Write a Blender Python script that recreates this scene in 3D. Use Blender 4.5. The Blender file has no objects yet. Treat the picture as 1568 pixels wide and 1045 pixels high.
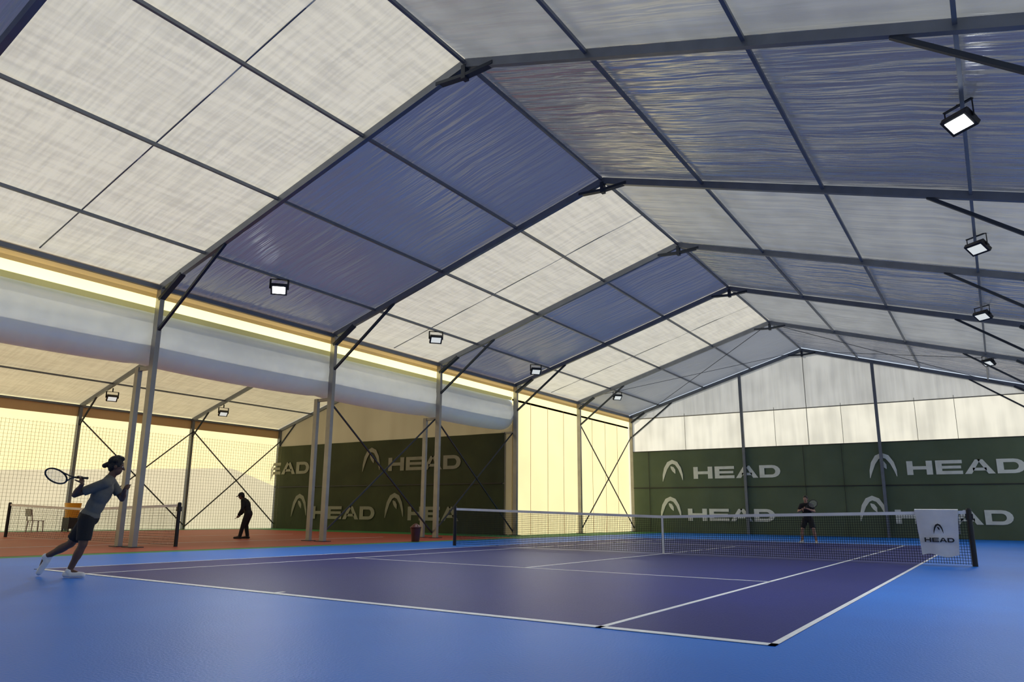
import bpy, math, random
from mathutils import Vector, Matrix
random.seed(3)
S=bpy.context.scene
# ---------------- site dimensions (metres) -----------------
W,XR,E,R,PU,C6=9.99,-.99,6.74,9.74,2.71,3.33
Y=[4.75,11.01,16.71,22.36,28.58,35.31]
def fy(i):
    if 1<=i<=6: return Y[i-1]
    return Y[0]-(1-i)*(Y[1]-Y[0])
XL=XR-W; XRt=XR+W
PL=(-3.62,-.31); CO=(-14.35,10.58); FA=(1.14,22.91)
AXL=-27.19; AE=5.52; GT=4.62; GS=2.5
H1=(-7.23,2.98); H1e=(-2.51,3.52); H2=(3.39,2.98); G1=(-9.06,2.86); G1e=(-7.87,4.07); G2=1.75
H3=(-7.65,.67); H4=2.68; G3=-9.25; G4=1.15
A1=(-18.55,2.99); A1e=(-13.97,3.5); A2=(-23.93,.57); A3=-24.31; AG=4.57
TT,TB=6.14,4.66
XP=XR-3*PU; XQ=XR+3*PU
LL=[(7.09,7.16),(14.11,7.12),(21.05,7.17),(29.4,7.21)]
RL=[(7.08,7.06),(7.17,13.72),(7.15,20.65),(7.19,28.99)]
BT=(-8.37,7.46); BB=5.56; C2=-11.63
TW=5.46; TWe=(6.22,.19); AN=(-10.74,5.76); BN=(-9.0,13.2)
BLUE_EDGE=-8.6
# ---------------- materials -----------------
def newmat(n):
    m=bpy.data.materials.new(n); m.use_nodes=True; nt=m.node_tree
    for x in list(nt.nodes): nt.nodes.remove(x)
    out=nt.nodes.new('ShaderNodeOutputMaterial'); return m,nt,out
def noise(nt,sc,scale=1,detail=3):
    tc=nt.nodes.new('ShaderNodeTexCoord'); mp=nt.nodes.new('ShaderNodeMapping'); mp.inputs['Scale'].default_value=sc
    nz=nt.nodes.new('ShaderNodeTexNoise'); nz.inputs['Scale'].default_value=scale; nz.inputs['Detail'].default_value=detail
    nt.links.new(tc.outputs['Object'],mp.inputs[0]); nt.links.new(mp.outputs[0],nz.inputs['Vector']); return nz.outputs[0]
def ramp(nt,src,c1,c2,a=.3,b=.7):
    r=nt.nodes.new('ShaderNodeValToRGB'); r.color_ramp.elements[0].color=(*c1,1); r.color_ramp.elements[1].color=(*c2,1)
    r.color_ramp.elements[0].position=a; r.color_ramp.elements[1].position=b; nt.links.new(src,r.inputs[0]); return r.outputs[0]
def pmat(n,c,rough=.5,metal=0,c2=None,nsc=(3,3,3),bump=0,bsc=(20,20,20),emit=None,es=0,spec=.5):
    m,nt,out=newmat(n); b=nt.nodes.new('ShaderNodeBsdfPrincipled'); nt.links.new(b.outputs[0],out.inputs[0])
    c2=c2 or tuple(x*.85 for x in c)
    nt.links.new(ramp(nt,noise(nt,nsc),c2,c),b.inputs['Base Color'])
    b.inputs['Roughness'].default_value=rough; b.inputs['Metallic'].default_value=metal; b.inputs['Specular IOR Level'].default_value=spec
    if bump:
        bp=nt.nodes.new('ShaderNodeBump'); bp.inputs['Strength'].default_value=bump; bp.inputs['Distance'].default_value=.02
        nt.links.new(noise(nt,bsc),bp.inputs['Height']); nt.links.new(bp.outputs[0],b.inputs['Normal'])
    if emit: b.inputs['Emission Color'].default_value=(*emit,1); b.inputs['Emission Strength'].default_value=es
    return m
def fabric(n,dc,tc_,fac,gl=.05,gr=.35,bsc=(.5,7,.5),bump=.5,dist=.04,weave=None,gc=(.9,.9,.95)):
    m,nt,out=newmat(n); N=nt.nodes; L=nt.links
    d=N.new('ShaderNodeBsdfDiffuse'); t=N.new('ShaderNodeBsdfTranslucent'); g=N.new('ShaderNodeBsdfGlossy'); g.inputs['Roughness'].default_value=gr
    g.inputs['Color'].default_value=(*gc,1)
    d.inputs[0].default_value=(*dc,1)
    if weave:
        a=noise(nt,weave[0],1,2); b=noise(nt,weave[1],1,2); ad=N.new('ShaderNodeMath'); ad.operation='ADD'; L.new(a,ad.inputs[0]); L.new(b,ad.inputs[1])
        hf=N.new('ShaderNodeMath'); hf.operation='MULTIPLY'; hf.inputs[1].default_value=.5; L.new(ad.outputs[0],hf.inputs[0])
        L.new(ramp(nt,hf.outputs[0],tuple(x*.76 for x in tc_),tc_,.38,.6),t.inputs[0])
    else: L.new(ramp(nt,noise(nt,(.4,.4,.4)),tuple(x*.88 for x in tc_),tc_),t.inputs[0])
    m1=N.new('ShaderNodeMixShader'); m1.inputs[0].default_value=fac; L.new(d.outputs[0],m1.inputs[1]); L.new(t.outputs[0],m1.inputs[2])
    m2=N.new('ShaderNodeMixShader'); m2.inputs[0].default_value=gl; L.new(m1.outputs[0],m2.inputs[1]); L.new(g.outputs[0],m2.inputs[2]); L.new(m2.outputs[0],out.inputs[0])
    bp=N.new('ShaderNodeBump'); bp.inputs['Strength'].default_value=bump; bp.inputs['Distance'].default_value=dist
    L.new(noise(nt,bsc,1,3),bp.inputs['Height'])
    for x in(d,g): L.new(bp.outputs[0],x.inputs['Normal'])
    return m
wv=((.8,14,.8),(9,.8,9))
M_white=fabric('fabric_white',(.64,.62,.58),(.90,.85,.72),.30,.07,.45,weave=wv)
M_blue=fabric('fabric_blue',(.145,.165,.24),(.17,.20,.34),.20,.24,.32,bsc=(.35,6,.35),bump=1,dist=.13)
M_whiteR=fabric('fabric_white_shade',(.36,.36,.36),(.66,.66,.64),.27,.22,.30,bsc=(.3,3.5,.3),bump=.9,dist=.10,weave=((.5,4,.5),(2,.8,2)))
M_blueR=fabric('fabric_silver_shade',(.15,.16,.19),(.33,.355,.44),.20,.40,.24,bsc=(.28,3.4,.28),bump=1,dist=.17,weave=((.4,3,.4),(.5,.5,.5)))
M_greyb=fabric('fabric_grey_blue',(.25,.27,.31),(.30,.33,.40),.20,.2,.38,bsc=(.35,6,.35),bump=.8,dist=.06)
M_wall=fabric('fabric_wall',(.8,.76,.60),(1.0,.87,.51),.60,.03,.5,bsc=(1,1.5,.3),bump=.3)
M_wallShadow=fabric('fabric_wall_shadow',(.7,.68,.58),(.80,.74,.56),.46,.03,.5,bsc=(1,1.5,.3),bump=.3)  # duller copy of the wall fabric, cast shadow put into its colour
M_wallR=fabric('fabric_wall_cool',(.8,.8,.8),(.95,.97,1),.8,.03,.5,bsc=(1,1.5,.3),bump=.3)
M_gable=fabric('fabric_gable',(.5,.5,.5),(.80,.80,.78),.48,.03,.5,bsc=(3.5,1,.25),bump=.8,dist=.10,weave=((5,3,.3),(.6,.6,.6)))
M_gableL=fabric('fabric_gable_lower',(.85,.82,.72),(1,.96,.84),.68,.03,.5,bsc=(2.5,1,.3),bump=.6,dist=.07,weave=((3,3,.25),(.6,.6,.6)))
M_adj=fabric('fabric_adjacent_roof',(.55,.49,.36),(.78,.68,.45),.28,.08,.45,weave=wv)
M_adjb=fabric('fabric_adjacent_gable',(.30,.25,.16),(.60,.50,.30),.20,.04,.5,weave=((1.2,1,.2),(.5,.5,.5)))
M_strip=fabric('fabric_strip',(.8,.78,.5),(1.0,.90,.45),.85,.02,.5)
M_tube=fabric('fabric_gutter',(.92,.94,.89),(.95,.97,.88),.13,.12,.30,bsc=(1,.8,3),bump=.3,dist=.03,weave=((.6,4,4),(.5,.5,.5)))
M_val=fabric('fabric_valance',(.6,.45,.26),(.7,.5,.22),.25)
M_seam=pmat('seam',(.30,.28,.22),.8)
M_alu=pmat('aluminium',(.20,.22,.26),.42,.6,bump=.05)
M_col=pmat('aluminium_column',(.36,.35,.33),.4,.6,bump=.05)
M_dark=pmat('dark_steel',(.04,.05,.07),.5,.5)
M_purl=pmat('purlin_steel',(.18,.20,.24),.45,.5)
M_blueF=pmat('floor_blue',(.002,.19,.76),.42,c2=(.002,.155,.66),nsc=(.35,.35,.35),bump=.25,bsc=(50,50,50),spec=.2)
M_navy=pmat('court_navy',(.004,.016,.21),.42,c2=(.003,.012,.17),nsc=(.5,.5,.5),bump=.25,bsc=(50,50,50),spec=.10)
M_line=pmat('line_white',(.95,.96,.97),.5); M_plast=pmat('chair_plastic',(.5,.5,.46),.5)
M_red=pmat('court_red',(.42,.065,.04),.55); M_green=pmat('court_green',(.04,.26,.08),.6)
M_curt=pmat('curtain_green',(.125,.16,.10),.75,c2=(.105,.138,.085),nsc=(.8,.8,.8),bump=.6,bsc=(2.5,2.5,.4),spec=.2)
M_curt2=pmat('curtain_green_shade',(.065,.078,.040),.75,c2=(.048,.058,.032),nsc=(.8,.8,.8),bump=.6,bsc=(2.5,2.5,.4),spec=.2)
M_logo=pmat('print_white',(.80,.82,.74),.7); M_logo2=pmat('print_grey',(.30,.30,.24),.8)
M_black=pmat('black',(.012,.012,.014),.5); M_net=pmat('net_cord',(.008,.010,.014),.8); M_mesh=pmat('divider_cord',(.35,.33,.20),.8)
M_towel=pmat('towel_white',(.8,.8,.8),.9,bump=.3,bsc=(4,4,4)); M_lamp=pmat('lamp_glass',(1,1,1),.3,emit=(.95,1,.95),es=14)
M_lampoff=pmat('lamp_glass_dim',(.6,.6,.6),.3,emit=(.95,1,.95),es=.6)
M_skin=pmat('skin',(.13,.065,.04),.55); M_skin2=pmat('skin_light',(.45,.25,.17),.55); M_hair=pmat('hair',(.01,.008,.007),.6,bump=.6,bsc=(60,60,60))
M_grey=pmat('shirt_grey',(.14,.14,.125),.85,bump=.4,bsc=(14,14,14)); M_shorts=pmat('cloth_black',(.010,.010,.012),.8,bump=.4,bsc=(14,14,14))
M_shoe=pmat('shoe_white',(.8,.8,.8),.5); M_yellow=pmat('plastic_yellow',(.85,.45,.03),.4); M_redp=pmat('plastic_red',(.10,.012,.012),.4)
M_eye=pmat('eye_white',(.8,.8,.8),.3); M_lip=pmat('lips',(.25,.08,.07),.5); M_ground=pmat('ground_dirt',(.30,.27,.21),.9)
# ---------------- mesh builder -----------------
class MB:
    def __init__(s): s.v=[];s.f=[];s.m=[]
    def quad(s,a,b,c,d,m=0):
        n=len(s.v); s.v+=[tuple(a),tuple(b),tuple(c),tuple(d)]; s.f.append((n,n+1,n+2,n+3)); s.m.append(m)
    def obox(s,p1,p2,w,h,m=0,upv=None):
        p1=Vector(p1);p2=Vector(p2);d=(p2-p1).normalized();u=Vector(upv) if upv else Vector((0,0,1))
        if abs(d.dot(u))>.95:u=Vector((0,1,0))
        sd=d.cross(u).normalized()*w/2; uu=sd.cross(d).normalized()*h/2
        n=len(s.v)
        for q in(p1,p2):
            for a,b in((-1,-1),(1,-1),(1,1),(-1,1)): s.v.append(tuple(q+sd*a+uu*b))
        for f in((0,1,2,3),(7,6,5,4),(0,4,5,1),(1,5,6,2),(2,6,7,3),(3,7,4,0)): s.f.append(tuple(n+i for i in f)); s.m.append(m)
    def box(s,c,sz,m=0): s.obox((c[0],c[1]-sz[1]/2,c[2]),(c[0],c[1]+sz[1]/2,c[2]),sz[0],sz[2],m)
    def grid(s,fn,nu,nv,m=0):
        n=len(s.v)
        for i in range(nu+1):
            for j in range(nv+1): s.v.append(tuple(fn(i/nu,j/nv)))
        for i in range(nu):
            for j in range(nv):
                a=n+i*(nv+1)+j; s.f.append((a,a+1,a+nv+2,a+nv+1)); s.m.append(m)
    def lathe(s,p1,d,prof,seg=14,m=0,flat=1,sidev=None):
        p1=Vector(p1); d=Vector(d).normalized(); a=Vector(sidev) if sidev else (Vector((0,0,1)) if abs(d.z)<.9 else Vector((1,0,0)))
        x=d.cross(a).normalized(); y=d.cross(x).normalized(); n=len(s.v)
        for (t,r) in prof:
            for k in range(seg):
                an=2*math.pi*k/seg; s.v.append(tuple(p1+d*t+x*(r*math.cos(an))+y*(r*math.sin(an)*flat)))
        for i in range(len(prof)-1):
            for k in range(seg):
                s.f.append((n+i*seg+k,n+i*seg+(k+1)%seg,n+(i+1)*seg+(k+1)%seg,n+(i+1)*seg+k)); s.m.append(m)
        s.f.append(tuple(n+k for k in reversed(range(seg)))); s.m.append(m)
        e=n+(len(prof)-1)*seg; s.f.append(tuple(e+k for k in range(seg))); s.m.append(m)
    def cap(s,p1,r1,p2,r2,c1=True,c2=True,m=0):
        p1=Vector(p1);p2=Vector(p2);L=(p2-p1).length; pr=[]
        if c1: pr+=[(-r1*math.cos(t),r1*math.sin(t)) for t in(.15,.6,1.1)]
        pr+=[(0,r1),(L,r2)]
        if c2: pr+=[(L+r2*math.cos(t),r2*math.sin(t)) for t in(1.1,.6,.15)]
        s.lathe(p1,p2-p1,pr,14,m)
    def ell(s,c,ax,rad,m=0,nu=16,nv=10):
        c=Vector(c); ax=[Vector(a).normalized() for a in ax]; n=len(s.v)
        for i in range(1,nv):
            th=math.pi*i/nv
            for k in range(nu):
                ph=2*math.pi*k/nu
                s.v.append(tuple(c+ax[0]*rad[0]*math.sin(th)*math.cos(ph)+ax[1]*rad[1]*math.sin(th)*math.sin(ph)+ax[2]*rad[2]*math.cos(th)))
        for i in range(nv-2):
            for k in range(nu): s.f.append((n+i*nu+k,n+(i+1)*nu+k,n+(i+1)*nu+(k+1)%nu,n+i*nu+(k+1)%nu)); s.m.append(m)
        s.f.append(tuple(n+k for k in range(nu))); s.m.append(m)
        e=n+(nv-2)*nu; s.f.append(tuple(e+k for k in reversed(range(nu)))); s.m.append(m)
    def tube(s,pts,r,seg=8,m=0,closed=False):
        pts=[Vector(p) for p in pts]
        for i in range(len(pts)-(0 if closed else 1)):
            a=pts[i];b=pts[(i+1)%len(pts)]; s.lathe(a,b-a,[(0,r),((b-a).length,r)],seg,m)
    def build(s,name,mats,parent=None,smooth=False):
        me=bpy.data.meshes.new(name); me.from_pydata(s.v,[],s.f)
        for m in mats: me.materials.append(m)
        me.polygons.foreach_set('material_index',s.m)
        if smooth: me.polygons.foreach_set('use_smooth',[True]*len(s.f))
        me.update(); o=bpy.data.objects.new(name,me); S.collection.objects.link(o)
        if parent: o.parent=parent
        return o
def empty(n,loc=(0,0,0)):
    e=bpy.data.objects.new(n,None); S.collection.objects.link(e); return e
bz=lambda x:E+(R-E)*(1-abs(x-XR)/W)
I0,I1=-2,6
# ---------------- tent frame -----------------
fr=MB()
for i in range(I0,I1+1):
    y=fy(i)
    for sg in(-1,1):
        xe=XR+sg*W
        fr.obox((xe,y,0),(xe,y,E-.05),.13,.19,1,(1,0,0)); fr.obox((xe,y,E),(XR,y,R),.11,.17,0)
        fr.box((xe,y,.012),(.4,.35,.02),2)
        fr.obox((xe-sg*.02,y,E-.35),(xe-sg*.9,y,bz(xe-sg*.9)-.06),.15,.09,2)
        fr.obox((XR+sg*.70,y,bz(XR+.70)-.02),(XR+sg*.02,y,R-.27),.14,.07,2)
        xb=XR+sg*(XR-BT[0]); fr.obox((xb,y,bz(xb)-.08),(xe-sg*.08,y,BB),.07,.07,2)
    fr.box((XR,y,R-.2),(.1,.15,.3),2)
for i in range(I0,I1):
    y0,y1=fy(i),fy(i+1)
    for k in range(-3,4):
        x=XR+k*PU; fr.obox((x,y0+.05,bz(x)+.03),(x,y1-.05,bz(x)+.03),.06,.07,3)
    for sg in(-1,1): fr.obox((XR+sg*W,y0,E-.03),(XR+sg*W,y1,E-.03),.1,.12,3)
    if i%2==0:
        ym=(y0+y1)/2
        fr.obox((XL+.1,ym,E+.1),(XR,ym,R+.1),.025,.02,3)
for sg in(-1,1):
    x=XR+sg*C6; fr.obox((x,fy(6)-.22,0),(x,fy(6)-.22,bz(x)),.14,.14,3)
    for a,b in((0,2),(2,0)):
        fr.obox((XR+sg*(.1+a*PU*1.6),fy(5),bz(XR+.1+a*PU*1.6)-.05),(XR+sg*(.1+b*PU*1.6),fy(6),bz(XR+.1+b*PU*1.6)-.05),.02,.02,2)
def xbr(x,ya,yb,z0,z1,r=.045):
    fr.obox((x,ya,z0),(x,yb,z1),r,r,2); fr.obox((x+.03,ya,z1),(x+.03,yb,z0),r,r,2)
xbr(XL+.02,fy(5),fy(6),.15,E*.83); xbr(XL-.15,fy(2),fy(3),.15,TB-.1); xbr(XL-.15,fy(3),fy(4),.15,TB-.1)
fr.build('tent_frame',[M_alu,M_col,M_dark,M_purl])
# ---------------- roof -----------------
ro=MB()
for i in range(I0,I1):
    y0,y1=fy(i),fy(i+1); blue=i%2
    for sg in(-1,1):
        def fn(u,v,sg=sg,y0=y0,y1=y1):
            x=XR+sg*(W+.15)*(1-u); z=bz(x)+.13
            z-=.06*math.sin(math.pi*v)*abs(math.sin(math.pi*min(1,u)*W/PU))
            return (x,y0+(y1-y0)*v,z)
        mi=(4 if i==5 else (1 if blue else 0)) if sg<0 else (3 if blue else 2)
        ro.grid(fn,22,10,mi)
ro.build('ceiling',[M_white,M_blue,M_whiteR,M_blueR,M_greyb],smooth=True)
# ---------------- walls -----------------
ys,ye=fy(I0),fy(6)
wl=MB()
wl.quad((XL-.2,fy(4),0),(XL-.2,ye,0),(XL-.2,ye,TT),(XL-.2,fy(4),TT),0)
wl.quad((XL-.2,ys,TT-.1),(XL-.2,ye,TT-.1),(XL-.2,ye,E-.12),(XL-.2,ys,E-.12),1)
wl.quad((XL-.12,ys,E-.30),(XL-.12,ye,E-.30),(XL-.12,ye,E+.12),(XL-.12,ys,E+.12),2)
for k in range(1,8):
    if k!=4:
        y=fy(4)+(fy(6)-fy(4))*k/8; wl.box((XL-.19,y,TT/2),(.01,.02,TT),2)
wl.build('wall_left',[M_wall,M_strip,M_val])
b=MB(); b.quad((XRt+.15,ys,0),(XRt+.15,ye,0),(XRt+.15,ye,E+.12),(XRt+.15,ys,E+.12)); b.build('wall_right',[M_wallR])
def gable(y,xa,xb,e,r,zs=0,m0=0,m1=0):
    b=MB(); xm=(xa+xb)/2; N=24
    for k in range(N):
        x0=xa+(xb-xa)*k/N; x1=xa+(xb-xa)*(k+1)/N; h=lambda x:e+(r-e)*(1-abs(x-xm)/((xb-xa)/2))
        if zs: b.quad((x0,y,0),(x1,y,0),(x1,y,zs),(x0,y,zs),m0)
        b.quad((x0,y,zs),(x1,y,zs),(x1,y,h(x1)),(x0,y,h(x0)),m1)
    return b
b=gable(ye+.02,XL-.2,XRt+.2,E,R+.1,E-.15,0,1)
for x in (XR-C6*.5,XR+C6*.5,XR-C6*2,XR+C6*2,XR+C6*1.5): b.box((x,ye,(E+GT)/2),(.02,.015,E-GT),2)
b.box((XR,ye,(bz(XR)+GT)/2),(.03,.02,bz(XR)-GT),2)
b.obox((XL,ye-.02,E-.15),(XRt,ye-.02,E-.15),.03,.05,2)
b.build('wall_back',[M_gableL,M_gable,M_seam])
gable(ys-.02,XL-.2,XRt+.2,E,R+.1).build('wall_front',[M_gable])
# rounded gutter fabric slung between the two tents
gt=MB(); xi=XL-.2; xo=C2-.15; RX=.62
prof=[]
for k in range(25):
    a=math.radians(88-k*(88+150)/24)
    prof.append((XL-.03-RX+RX*math.cos(a),(TT+TB)/2+.02+(TT-TB)/2*math.sin(a)))
prof=[(xi,TT+.06)]+prof+[(xo-.05,AE+.16)]
for i in range(I0,4):
    y0,y1=fy(i),fy(i+1)
    def fn(u,v,y0=y0,y1=y1):
        t=v*(len(prof)-1); k=min(int(t),len(prof)-2); f_=t-k
        x=prof[k][0]*(1-f_)+prof[k+1][0]*f_; z=prof[k][1]*(1-f_)+prof[k+1][1]*f_
        b_=math.sin(math.pi*u)**.5 if 0<u<1 else 0
        w_=min(1,max(0,(t-3)/5)) if t<len(prof)-3 else 0
        return (x-.05*(1-b_)*w_,y0+(y1-y0)*u,z-(.10*b_-.05)*w_)
    gt.grid(fn,18,52)
gt.build('gutter_fabric',[M_tube],smooth=True)
# ---------------- adjacent tent -----------------
AX0=C2; AW=(AX0-.15-AXL)/2; AXm=AXL+AW; AR=AE+AW*(R-E)/W
az=lambda x:AE+(AR-AE)*(1-abs(x-AXm)/AW)
ad=MB()
for i in range(-1,5):
    y=fy(i)
    ad.obox((AX0,y,0),(AX0,y,TB-.05),.12,.16,1,(1,0,0)); ad.obox((AX0,y,TB-.1),(XL,y,TB-.1),.08,.1,1); ad.box((AX0,y,.012),(.35,.3,.02),2)
    ad.obox((AXL,y,0),(AXL,y,AE),.14,.2,0,(1,0,0))
    ad.obox((AXL,y,AE),(AXm,y,AR),.1,.17,0); ad.obox((AX0-.2,y,AE),(AXm,y,AR),.1,.17,0)
    ad.obox((AXL+.05,y,AE-.9),(AXL+1.3,y,az(AXL+1.3)-.05),.06,.06,2)
    if i<4:
        for k in range(1,6):
            x=AXL+k*2*AW/6; ad.obox((x,y,az(x)+.03),(x,fy(i+1),az(x)+.03),.06,.07,3)
        ad.obox((AXL,y,AE),(AXL,fy(i+1),AE),.08,.1,3)
for i in(2,3):
    for q in((0.15,AE-.6),(AE-.6,.15)): ad.obox((AXL+.15,fy(i),q[0]),(AXL+.15,fy(i+1),q[1]),.05,.05,2)
ad.build('adjacent_tent_frame',[M_alu,M_col,M_dark,M_purl])
b=MB(); ya,yb=fy(-1),fy(4)
for sg in(-1,1): b.grid(lambda u,v,sg=sg:(AXm+sg*(AW+.1)*(1-u),ya+(yb-ya)*v,az(AXm+sg*(AW+.1)*(1-u))+.12),4,10)
b.build('adjacent_ceiling',[M_adj])
b=MB()   # far wall: greyer below a slanting line, outside shadow put into the fabric colour
def shadow_top(y):
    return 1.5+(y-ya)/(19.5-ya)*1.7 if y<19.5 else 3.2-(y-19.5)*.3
N=30
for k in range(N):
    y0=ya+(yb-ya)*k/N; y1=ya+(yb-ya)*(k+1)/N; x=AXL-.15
    b.quad((x,y0,0),(x,y1,0),(x,y1,shadow_top(y1)),(x,y0,shadow_top(y0)),2); b.quad((x,y0,shadow_top(y0)),(x,y1,shadow_top(y1)),(x,y1,AE+.1),(x,y0,AE+.1),0)
b.obox((AXL-.05,ya,AE-.25),(AXL-.05,yb,AE-.25),.03,.45,1); b.build('adjacent_wall_left',[M_wall,M_val,M_wallShadow])
gable(yb+.05,AXL-.15,XL-.1,AE,AR).build('adjacent_wall_back',[M_adjb])
gable(ya-.05,AXL-.15,XL-.1,AE,AR).build('adjacent_wall_front',[M_wall])
n=MB(); x=AXL+.6; y=fy(0)
while y<yb-.3: n.obox((x,y,.02),(x,y,4.6),.008,.008); y+=.15
z=.05
while z<4.65: n.obox((x,fy(0),z),(x,yb-.3,z),.008,.008); z+=.15
n.build('divider_net',[M_mesh])
# ---------------- ground & floors -----------------
b=MB(); b.quad((-90,-70,-.06),(80,-70,-.06),(80,110,-.06),(-90,110,-.06)); b.build('ground',[M_ground])
f=MB(); FE=BLUE_EDGE
f.box(((FE+XRt+.3)/2,(ys+ye)/2,-.025),(XRt+.3-FE,ye-ys+.1,.05),0)
f.box((0,23.77/2,.001),(10.97,23.77,.004),1)
def line(x1,y1,x2,y2): f.box(((x1+x2)/2,(y1+y2)/2,.004),(x2-x1,y2-y1,.004),2)
for x in(-5.485,5.435,-4.115,4.065): line(x,0,x+.05,23.77)
for y in(0,23.67): line(-5.485,y,5.485,y+.1)
for y in(5.485,18.285): line(-4.115,y-.05,4.115,y)
line(-.025,5.485,.025,18.285); line(-.025,.1,.025,.22)
f.box(((FE+XL-.2)/2,(ys+ye)/2,-.026),(FE-XL+.2,ye-ys+.1,.05),3)
f.build('floor',[M_blueF,M_navy,M_line,M_green])
f=MB(); f.box(((AXL-.2+XL-.2)/2,(ya+yb)/2,-.025),(XL-AXL,yb-ya+.1,.05),0)
f.box(((AXL+1.2+FE-.55)/2,(ya+yb-2.5)/2,.001),(FE-.55-AXL-1.2,yb-ya-3,.004),1)
for x in(AXL+2.2,XL-1.8,(AXL+FE)/2): f.box((x,AN[1],.004),(.05,20,.004),2)
f.build('adjacent_floor',[M_green,M_red,M_line])
# ---------------- banners -----------------
def prism(mb,pts,O,Ux,V,N,th=.006):
    n=len(mb.v); k=len(pts)
    for t in(0,th):
        for (a,c) in pts: mb.v.append(tuple(Vector(O)+Vector(Ux)*a+Vector(V)*c+Vector(N)*t))
    mb.f.append(tuple(n+k+i for i in range(k))); mb.m.append(0)
    for i in range(k): mb.f.append((n+i,n+(i+1)%k,n+k+(i+1)%k,n+k+i)); mb.m.append(0)
def word(mb,O,Ux,V,N,Wd,H,letters='HEAD'):
    w=Wd/4.36; g=w*.12; st=w*.24; sv=H*.24
    O=Vector(O); x0=0
    for ch in letters:
        x=x0
        Rr=lambda a,b,c,d: prism(mb,[(x+a,b),(x+c,b),(x+c,d),(x+a,d)],O,Ux,V,N)
        if ch=='H': Rr(0,0,st,H);Rr(w-st,0,w,H);Rr(st,H/2-sv/2,w-st,H/2+sv/2)
        if ch=='E': Rr(0,0,st,H);Rr(st,0,w,sv);Rr(st,H/2-sv*.42,w*.95,H/2+sv*.42);Rr(st,H-sv,w,H)
        if ch=='A':
            prism(mb,[(x-.05*w,0),(x+.2*w,0),(x+.56*w,H),(x+.36*w,H)],O,Ux,V,N); prism(mb,[(x+.8*w,0),(x+1.05*w,0),(x+.64*w,H),(x+.44*w,H)],O,Ux,V,N); Rr(.25*w,H*.22,.75*w,H*.42)
        if ch=='D':
            Rr(0,0,st,H);Rr(st,0,w*.6,sv);Rr(st,H-sv,w*.6,H)
            for k in range(8):
                a=-math.pi/2+math.pi*k/8;c=a+math.pi/8
                q=lambda t,r1,r2:(x+w*.6+math.cos(t)*r1,H/2+math.sin(t)*r2)
                prism(mb,[q(a,w*.4-st,H/2-sv),q(a,w*.4,H/2),q(c,w*.4,H/2),q(c,w*.4-st,H/2-sv)],O,Ux,V,N)
        x0+=w+g
def logo(mb,O,Ux,V,N,Wd,H):
    pl=[(0,0,.02),(.06,.3,.12),(.16,.6,.17),(.32,.84,.19),(.5,.92,.19),(.7,.84,.18),(.86,.6,.15),(.96,.3,.1),(1,.05,.02)]
    def strip(pl):
        L=[];Rr=[]
        for i,(a,c,t) in enumerate(pl):
            p=pl[max(0,i-1)];q=pl[min(len(pl)-1,i+1)]; dx,dy=q[0]-p[0],q[1]-p[1]; l=math.hypot(dx,dy); nx,ny=-dy/l,dx/l
            L.append(((a+nx*t/2)*Wd,(c+ny*t/2)*H)); Rr.append(((a-nx*t/2)*Wd,(c-ny*t/2)*H))
        for i in range(len(pl)-1): prism(mb,[Rr[i],Rr[i+1],L[i+1],L[i]],O,Ux,V,N)
    strip(pl); strip([(.42,.70,.03),(.5,.62,.16),(.58,.50,.16),(.64,.36,.02)])
UX=(1,0,0);VZ=(0,0,1);NN=(0,-1,0)
cur=empty('banner_curtain')
yb2=ye-.06
def cfn(x0,x1,y,z0,z1): return lambda u,v:(x0+(x1-x0)*u,y+.02*math.sin((x0+(x1-x0)*u)*3.1),z0+(z1-z0)*v)
b=MB(); b.grid(cfn(XL+.1,XRt-.1,yb2,.0,GS-.02),120,1); b.grid(cfn(XL+.1,XRt-.1,yb2,GS+.02,GT),120,1)
b.obox((XL+.1,yb2-.03,GS),(XRt-.1,yb2-.03,GS),.03,.05,1); b.obox((XL+.1,yb2-.03,GT),(XRt-.1,yb2-.03,GT),.03,.04,1)
for x in(-9.9,-1.3,.55,8.3): b.obox((x,yb2-.035,0),(x,yb2-.035,GT),.02,.015,1)
b.build('curtain_cloth',[M_curt,M_black],cur)
t=MB(); wW=H1e[0]-H1[0]; hH=.66; lw=G1e[0]-G1[0]; lh=1.2*lw*.85; yy=yb2-.03
for k in(0,1): word(t,(H1[0]+k*(H2[0]-H1[0]),yy,H1[1]),UX,VZ,NN,wW,hH); logo(t,(G1[0]+k*(G2-G1[0]),yy,G1[1]),UX,VZ,NN,lw,lh)
for x,g2 in((H3[0],G3),(H4,G4)): word(t,(x,yy,H3[1]),UX,VZ,NN,wW,hH); logo(t,(g2,yy,H3[1]+.1),UX,VZ,NN,lw,lh)
t.build('print',[M_logo],cur)
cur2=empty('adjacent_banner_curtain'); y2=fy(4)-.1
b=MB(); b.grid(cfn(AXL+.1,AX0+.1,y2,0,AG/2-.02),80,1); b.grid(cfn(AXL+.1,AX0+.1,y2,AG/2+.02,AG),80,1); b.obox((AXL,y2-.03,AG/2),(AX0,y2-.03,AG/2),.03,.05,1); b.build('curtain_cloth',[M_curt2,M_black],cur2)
t=MB(); y2-=.03; aw=A1e[0]-A1[0]
word(t,(A1[0],y2,A1[1]),UX,VZ,NN,aw,hH); word(t,(A3-aw*.76,y2,A1[1]),UX,VZ,NN,aw,hH,'EAD'); logo(t,(A1[0]-1.5*lw,y2,A1[1]),UX,VZ,NN,lw,lh)
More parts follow.
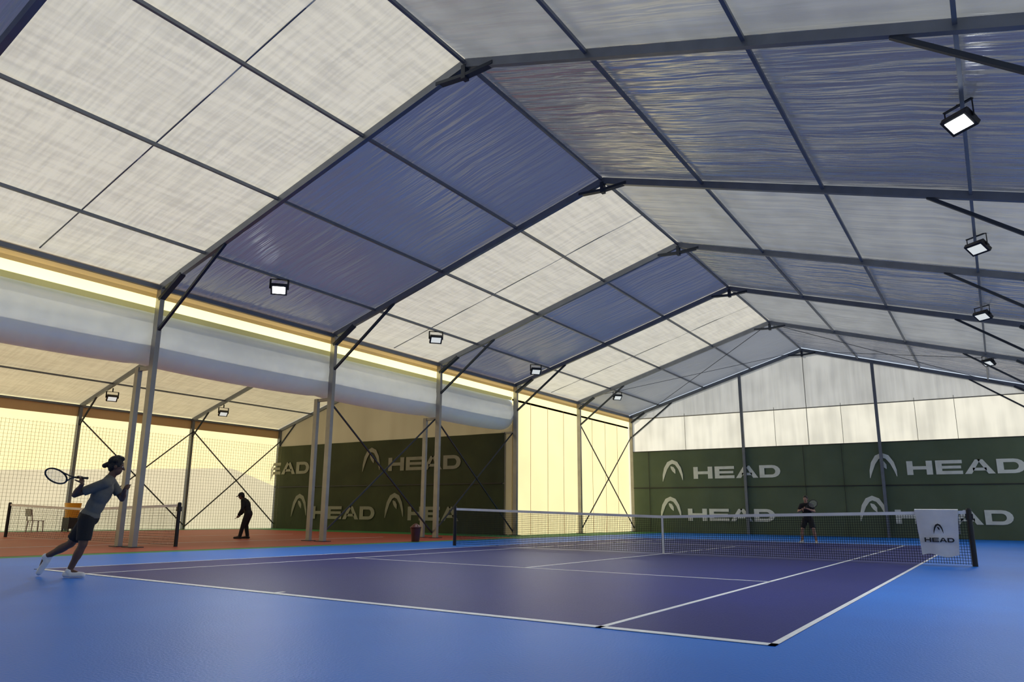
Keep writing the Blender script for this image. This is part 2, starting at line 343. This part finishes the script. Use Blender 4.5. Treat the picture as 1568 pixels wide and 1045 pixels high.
word(t,(A2[0],y2,A2[1]),UX,VZ,NN,aw,hH); logo(t,(A2[0]-1.4*lw,y2,A2[1]+.1),UX,VZ,NN,lw,lh); word(t,(A2[0]+aw+2.2,y2,A2[1]),UX,VZ,NN,aw*.9,hH,'HEA'); logo(t,(A2[0]+aw+.7,y2,A2[1]+.1),UX,VZ,NN,lw,lh)
t.build('print',[M_logo2],cur2)
# ---------------- tennis net -----------------
def tnet(name,xa,xb,y,zp,zc,mesh=.05,th=.004):
    e=empty(name); n=MB(); xm=(xa+xb)/2; hw=(xb-xa)/2
    ht=lambda x: zc+(zp-zc)*abs((x-xm)/hw)
    for x in(xa,xb): n.lathe((x,y,0),(0,0,1),[(0,.05),(zp+.02,.05),(zp+.05,.035)],14,0)
    n.box((xb,y,zp-.12),(.13,.07,.12),0)
    n.build('posts',[M_black],e)
    n=MB(); N=40
    for k in range(N):
        x0=xa+(xb-xa)*k/N;x1=xa+(xb-xa)*(k+1)/N
        n.obox((x0,y,ht(x0)-.03),(x1,y,ht(x1)-.03),.02,.065,0)
    n.box((xm,y-.01,zc/2),(.05,.012,zc),0); n.build('band',[M_line],e)
    n=MB(); x=xa+mesh
    while x<xb: n.obox((x,y,.03),(x,y,ht(x)-.05),th,th,0); x+=mesh
    z=.04
    while z<zc-.05:
        r=z/zc; n.obox((xa,y,r*ht(xa)),(xm,y,z),th,th,0); n.obox((xm,y,z),(xb,y,r*ht(xb)),th,th,0); z+=mesh
    n.build('mesh',[M_net],e); return e
tnet('tennis_net',-6.4,6.4,11.885,1.07,.914,.046,.0075)
tnet('adjacent_tennis_net',AN[0]-9.5,AN[0],AN[1],1.07,.95,.06,.005)
tw=empty('net_towel'); x0,x1=TW,TWe[0]; zb=TWe[1]
for k,yo in((0,-.05),(1,.05)):
    b=MB(); b.grid(lambda u,v:(x0+(x1-x0)*u-(.06*(1-v)*(1-2*u)*-1 if k==0 else 0),11.885+yo*(1+.5*(1-v))+.018*math.sin(u*9+v*3)*(1-v),(zb if k==0 else .6)+.03*math.sin(u*7)*(1-v)+(1.085-(zb if k==0 else .6))*v),16,12); b.build('cloth_%d'%k,[M_towel],tw,True)
b=MB(); b.grid(lambda u,v:(x0+(x1-x0)*u,11.885-.05+.1*v,1.085+.015*math.sin(math.pi*v)),8,4); b.build('fold',[M_towel],tw,True)
t=MB(); tw_w=(x1-x0); word(t,(x0+.17*tw_w,11.885-.11,zb+.26),UX,VZ,NN,tw_w*.68,.085); logo(t,(x0+.4*tw_w,11.885-.11,zb+.42),UX,VZ,NN,tw_w*.22,.2); t.build('print',[M_black],tw)
# ---------------- floodlights -----------------
def flood(x,y,z,face,on,px=None):
    e=empty('floodlight'); F=Vector(face).normalized(); Sd=F.cross(Vector((0,0,1))).normalized(); Uu=Sd.cross(F)
    b=MB(); c=Vector((x,y,z)); b.obox(c-F*.05,c+F*.05,.44,.32,0,Uu)
    for k in range(-3,4): b.obox(c-F*.10+Sd*k*.055-Uu*.11,c-F*.10+Sd*k*.055+Uu*.11,.015,.06,0)
    for s in(-1,1): b.obox(c+Sd*.24*s,c+Sd*.24*s+Vector((0,0,.28)),.02,.05,0)
    b.obox(c-Sd*.25+Vector((0,0,.28)),c+Sd*.25+Vector((0,0,.28)),.05,.02,0)
    zt=bz(x) if px is None else px
    b.obox(c+Vector((0,0,.28)),(x,y,max(zt,z+.3)),.04,.04,0)
    b.build('housing',[M_black],e); g=MB(); g.obox(c+F*.05,c+F*.056,.34,.22,0,Uu); g.build('glass',[M_lamp if on else M_lampoff],e)
    if px is None:
        l=bpy.data.lights.new('lamp','AREA'); l.shape='RECTANGLE'; l.size=.34; l.size_y=.22; l.energy=90 if on else 50; l.color=(.93,.98,1); l.spread=math.radians(105)
        o=bpy.data.objects.new('lamp',l); S.collection.objects.link(o); o.location=c+F*.07; o.rotation_euler=(-F).to_track_quat('Z','Y').to_euler(); o.parent=e
    return e
for (yl,zl),on in zip(LL,(1,0,0,0)): flood(XP,yl,min(zl,bz(XP)-.3),(.5,-.45,-.75),on)
for (xr_,yr_),on in zip(RL,(1,0,0,0)): flood(xr_,yr_,E+.3,(-.35,-.45,-.8),on)
for i in(2,3): flood(AXL+2.2,(fy(i)+.2),az(AXL+2.2)-.45,(.6,-.2,-.7),0,az(AXL+2.2))
# ---------------- props -----------------
b=MB(); bx,by=BN; b.lathe((bx,by,0),(0,0,1),[(0,.13),(.42,.17),(.44,.185),(.47,.185),(.48,.16)],20); b.lathe((bx,by,.48),(0,0,1),[(0,.16),(.06,.10),(.1,.03)],20); b.build('trash_bin',[M_redp])
cx_,cy_=AXL+1.8,fy(1)+5.6
e=empty('ball_cart'); b=MB()
for dx in(-.25,.25):
    for dy in(-.2,.2): b.obox((cx_+dx,cy_+dy,.0),(cx_+dx,cy_+dy,.6),.04,.04,0)
b.box((cx_,cy_,.35),(.55,.45,.45),0); b.build('cart_frame',[M_black],e)
b=MB(); b.grid(lambda u,v:(cx_+(.28+.08*v)*math.cos(u*6.2832),cy_+(.24+.08*v)*math.sin(u*6.2832),.58+.6*v),20,2); b.box((cx_,cy_,.6),(.5,.42,.03)); b.build('bucket',[M_yellow],e)
e=empty('plastic_chair'); b=MB(); qx,qy=cx_-.2,cy_-1.3
for dx in(-.22,.22):
    for dy in(-.22,.22): b.obox((qx+dx,qy+dy,0),(qx+dx*.9,qy+dy*.9,.44),.035,.035)
    b.obox((qx+dx,qy-.22,.44),(qx+dx,qy-.3,.9),.035,.035)
b.box((qx,qy,.45),(.48,.48,.03)); b.obox((qx,qy-.3,.62),(qx,qy-.34,.92),.46,.02); b.build('chair_shell',[M_plast],e)
# ---------------- people -----------------
def remesh(mb,name,mat,parent,vox,sm=3):
    o=mb.build(name,[mat]); md=o.modifiers.new('r','REMESH'); md.mode='VOXEL'; md.voxel_size=vox; md.use_smooth_shade=True
    s=o.modifiers.new('s','SMOOTH'); s.factor=.5; s.iterations=sm
    dg=bpy.context.evaluated_depsgraph_get(); me=bpy.data.meshes.new_from_object(o.evaluated_get(dg)); o.modifiers.clear(); o.data=me
    if not me.materials: me.materials.append(mat)
    me.polygons.foreach_set('use_smooth',[True]*len(me.polygons)); o.parent=parent; return o
def hand(mb,w,d,n,curl,L=1):
    w=Vector(w);d=Vector(d).normalized();n=Vector(n); n=(n-d*n.dot(d)).normalized(); l=d.cross(n)
    mb.ell(w+d*.05,(d,l,n),(.055,.042,.018))
    for k,(of,ln) in enumerate(((-.031,.8),(-.011,.95),(.010,1.0),(.030,.92))):
        p=w+d*.088+l*of; a=curl*.5; r=.0095
        for sg in(.042,.028,.022):
            dd=d*math.cos(a)+n*math.sin(a); q=p+dd*sg*ln; mb.cap(p,r,q,r*.9); p=q; r*=.9; a+=curl
    p=w+d*.03+l*.035; q=p+(l*.7+d*.5+n*.5).normalized()*.042; mb.cap(p,.013,q,.011); mb.cap(q,.011,q+(d*.6+n*.7+l*.1).normalized()*.032,.009)
def person(name,O,A,B,J,F,mats,curl=1.0,cap=False,hair='bun',neckF=None):
    skin,shirt,shorts,shoe,long=mats
    e=empty(name); A=Vector(A);B=Vector(B);Z=Vector((0,0,1)); O=Vector((O[0],O[1],0))
    Wd=lambda t:O+A*t[0]+B*t[1]+Z*t[2]
    Dv=lambda t:(A*t[0]+B*t[1]+Z*t[2]).normalized()
    j={k:Wd(v) for k,v in J.items()}; F=Dv(F); Up=(j['neck']-j['pel']).normalized(); F=(F-Up*F.dot(Up)).normalized(); Sd=F.cross(Up)
    hF=Dv(neckF) if neckF else F; hU=(j['head']-j['neck']).normalized()*.5+Z*.5; hU.normalize(); hF=(hF-hU*hF.dot(hU)).normalized(); hS=hF.cross(hU)
    sh={s:j['neck']-Up*.06+Sd*(.175*s) for s in(1,-1)}; hp={s:j['pel']-Up*.04+Sd*(.09*s) for s in(1,-1)}
    mid=(j['pel']+j['che'])/2
    def torso(m,g,legs=False):
        m.ell(j['che'],(Sd,F,Up),(.165+g,.115+g,.19+g)); m.ell(mid,(Sd,F,Up),(.142+g,.105+g,.20+g)); m.ell(j['pel'],(Sd,F,Up),(.160+g,.115+g,.13+g))
        m.cap(sh[1],.056+g,sh[-1],.056+g); m.cap(j['neck']-Up*.01,.06+g*.6,(sh[1]),.05+g); m.cap(j['neck']-Up*.01,.06+g*.6,sh[-1],.05+g)
    m=MB(); torso(m,0); m.cap(j['neck']-Up*.04,.06,j['head']-hU*.05,.052)
    h=j['head']; m.ell(h+hU*.02,(hS,hF,hU),(.076,.093,.098)); m.ell(h-hU*.045+hF*.025,(hS,hF,hU),(.058,.066,.072))
    m.cap(h+hF*.088+hU*.015,.010,h+hF*.108-hU*.018,.015); m.cap(h+hF*.075+hU*.03+hS*.035,.012,h+hF*.075+hU*.03-hS*.035,.012)
    for s in(1,-1): m.ell(h+hS*.078*s,(hS,hF,hU),(.012,.02,.032))
    for s,k in((1,'R'),(-1,'L')):
        el,wr,kn,an,to=j['el'+k],j['wr'+k],j['kn'+k],j['an'+k],j['to'+k]
        m.cap(sh[s],.054,el,.039); m.cap(el,.041,wr,.027); m.ell(el.lerp(wr,.3),((wr-el),(wr-el).orthogonal(),(wr-el).cross((wr-el).orthogonal())),(.11,.044,.044))
        m.cap(hp[s],.088,kn,.057); m.cap(kn,.055,an,.038); q=(an-kn); m.ell(kn.lerp(an,.33),(q,q.orthogonal(),q.cross(q.orthogonal())),(.15,.058,.058))
        m.cap(an,.038,an.lerp(to,.6),.03)
        hd=Dv(J['hd'+k]) if 'hd'+k in J else (wr-el).normalized(); hn=Dv(J['hn'+k]) if 'hn'+k in J else F
        hand(m,wr,hd,hn,curl)
    remesh(m,'body',skin,e,.0065,3)
    m=MB(); torso(m,.016)
    for s,k in((1,'R'),(-1,'L')):
        el=j['el'+k]
        if long: m.cap(sh[s],.068,el,.054); m.cap(el,.055,j['wr'+k],.038,True,False)
        else: m.cap(sh[s],.07,sh[s].lerp(el,.72),.064,True,False)
    remesh(m,'shirt',shirt,e,.010,4)
    m=MB(); m.ell(j['pel']-Up*.02,(Sd,F,Up),(.18,.137,.13))
    for s,k in((1,'R'),(-1,'L')):
        kn=j['kn'+k]
        if long: m.cap(hp[s],.112,kn,.075); m.cap(kn,.075,j['an'+k],.06,True,False)
        else: m.cap(hp[s],.112,hp[s].lerp(kn,.84),.093,True,False)
    remesh(m,'trousers' if long else 'shorts',shorts,e,.010,4)
    m=MB()
    for k in'RL':
        an,to=j['an'+k],j['to'+k]; f=(to-an); flat=abs(f.normalized().z)<.75; up=Z if flat else -F
        ff=(f-up*f.dot(up)).normalized() if flat else f.normalized()
        sole=an-up*.045; he=sole-ff*.045
        m.cap(he,.043,to,.036); m.cap(an,.050,he.lerp(to,.35),.045); m.cap(he.lerp(to,.35),.048,to,.038)
    so=remesh(m,'shoes',shoe,e,.008,2)
    for v in so.data.vertices:
        if v.co.z<.008: v.co.z=.008
    m=MB(); m.ell(h+hU*.036-hF*.012,(hS,hF,hU),(.088,.098,.098)); m.ell(h-hF*.045-hU*.0,(hS,hF,hU),(.078,.06,.09))
    if hair=='bun':
        for k in range(30):
            a=random.uniform(0,6.28);c=random.uniform(.1,1.2); d=(hS*math.cos(a)*math.sin(c)+hF*(math.sin(a)*math.sin(c)-.25)+hU*math.cos(c)).normalized(); m.ell(h+hU*.03+d*.10,(hS,hF,hU),(.036,.036,.036))
        for k in range(4): m.ell(h-hF*(.10+.015*k)+hU*(.02-.012*k),(hS,hF,hU),(.04,.035,.035))
    remesh(m,'hair',M_hair,e,.008,1)
    if cap:
        m=MB(); m.ell(h+hU*.05,(hS,hF,hU),(.094,.105,.085)); m.ell(h+hF*.12+hU*.04,(hS,hF,hU),(.07,.075,.012)); remesh(m,'cap',shorts,e,.008,2)
    m=MB()
    for s in(1,-1): m.ell(h+hF*.083+hS*.031*s+hU*.012,(hS,hF,hU),(.014,.010,.009),0); m.ell(h+hF*.092+hS*.031*s+hU*.012,(hS,hF,hU),(.006,.004,.006),1)
    m.ell(h+hF*.088-hU*.045,(hS,hF,hU),(.024,.008,.007),2); m.build('face',[M_eye,M_black,M_lip],e,True)
    return e,Wd,Dv,j
def racket(e,p,d,n,mat=None):
    p=Vector(p);d=Vector(d).normalized();n=Vector(n);n=(n-d*n.dot(d)).normalized();l=d.cross(n)
    b=MB(); b.lathe(p-d*.08,d,[(0,.018),(.01,.016),(.2,.015)],10)
    for s in(-1,1): b.tube([p+d*.12,p+d*.2+l*.02*s,p+d*.30+l*.075*s],.009)
    c=p+d*.44; pts=[c+d*.17*math.cos(t*2*math.pi/32)+l*.13*math.sin(t*2*math.pi/32) for t in range(32)]; b.tube(pts,.0115,8,0,True); b.build('racket_frame',[M_black],e)
    b=MB()
    for k in range(-6,7):
        o=k*.019; hh=.17*math.sqrt(1-(o/.13)**2); b.obox(c+l*o-d*hh,c+l*o+d*hh,.0015,.0015)
    for k in range(-8,9):
        o=k*.019; hh=.13*math.sqrt(max(0,1-(o/.17)**2)); b.obox(c+d*o-l*hh,c+d*o+l*hh,.0015,.0015)
    b.build('racket_strings',[M_line],e)
ya_=.5963; Av=(math.cos(ya_),math.sin(ya_),0); Bv=(-math.sin(ya_),math.cos(ya_),0)
J1=dict(pel=(.09,0,.82),che=(.22,.0,1.12),neck=(.31,.0,1.34),head=(.37,.01,1.50),
 elR=(-.02,-.24,1.10),wrR=(.13,-.36,1.24),elL=(.38,.26,1.06),wrL=(.50,.06,1.18),
 knR=(.10,-.10,.44),anR=(-.05,-.08,.09),toR=(.14,-.09,.04),knL=(-.18,.10,.44),anL=(-.50,.10,.26),toL=(-.565,.10,.05),hdR=(-.3,.1,1),hnR=(-1,.3,0))
e,Wd,Dv,j=person('tennis_player',PL,Av,Bv,J1,(.95,.3,0),(M_skin,M_grey,M_shorts,M_shoe,False),1.2)
racket(e,j['wrR']+Dv((-.1,.05,1))*.085,Dv((-1,.25,.06)),Dv((.1,.75,.65)))
J2=dict(pel=(.10,0,.86),che=(.02,0,1.14),neck=(-.08,0,1.32),head=(-.17,0,1.42),elR=(-.05,.2,1.0),wrR=(-.2,.16,.80),elL=(-.03,-.22,1.0),wrL=(-.16,-.2,.78),
 knR=(.02,.12,.46),anR=(.10,.12,.09),toR=(-.08,.13,.04),knL=(-.0,-.12,.46),anL=(-.08,-.12,.09),toL=(-.26,-.12,.04))
person('coach',CO,Av,Bv,J2,(-1,0,0),(M_skin,M_shorts,M_shorts,M_black,True),.5,cap=True,hair='short')
J3=dict(pel=(0,.05,.88),che=(0,0,1.16),neck=(0,-.04,1.40),head=(0,-.07,1.56),elR=(-.27,-.08,1.12),wrR=(-.10,-.30,1.18),elL=(.27,-.08,1.12),wrL=(.06,-.32,1.22),
 knR=(-.19,-.06,.48),anR=(-.24,.03,.09),toR=(-.29,-.14,.04),knL=(.19,-.06,.48),anL=(.24,.03,.09),toL=(.29,-.14,.04))
e,Wd,Dv,j=person('opponent_player',FA,(1,0,0),(0,1,0),J3,(0,-1,0),(M_skin2,M_shorts,M_shorts,M_shoe,False),1.2,hair='short')
racket(e,j['wrR']+Vector((.05,-.06,.03)),Vector((.75,-.3,.35)),Vector((.3,-1,.1)))
# ---------------- light -----------------
w=bpy.data.worlds.new('world'); S.world=w; w.use_nodes=True; bg=w.node_tree.nodes['Background']; bg.inputs[0].default_value=(.74,.86,1,1); bg.inputs[1].default_value=1.0
sl=bpy.data.lights.new('sun','SUN'); sl.energy=6.5; sl.angle=.03; sl.color=(1,.92,.76); so=bpy.data.objects.new('sun',sl); S.collection.objects.link(so)
sd=Vector((-.74,.30,.60)); so.rotation_euler=sd.to_track_quat('Z','Y').to_euler()
S.view_settings.view_transform='Standard'
cam=bpy.data.objects.new('camera',bpy.data.cameras.new('camera')); S.collection.objects.link(cam); S.camera=cam
yaw,pit,rol=.5963,.2158,.0108
fw=Vector((-math.sin(yaw)*math.cos(pit),math.cos(yaw)*math.cos(pit),math.sin(pit))); r0=Vector((math.cos(yaw),math.sin(yaw),0)); u0=r0.cross(fw)
rt=math.cos(rol)*r0+math.sin(rol)*u0; up=-math.sin(rol)*r0+math.cos(rol)*u0
cam.matrix_world=Matrix(((rt[0],up[0],-fw[0],6.92),(rt[1],up[1],-fw[1],-5.70),(rt[2],up[2],-fw[2],.90),(0,0,0,1)))
cam.data.sensor_width=36; cam.data.lens=1117.93/1568*36; cam.data.shift_x=24.91/1568; cam.data.shift_y=20.65/1568; cam.data.clip_end=500
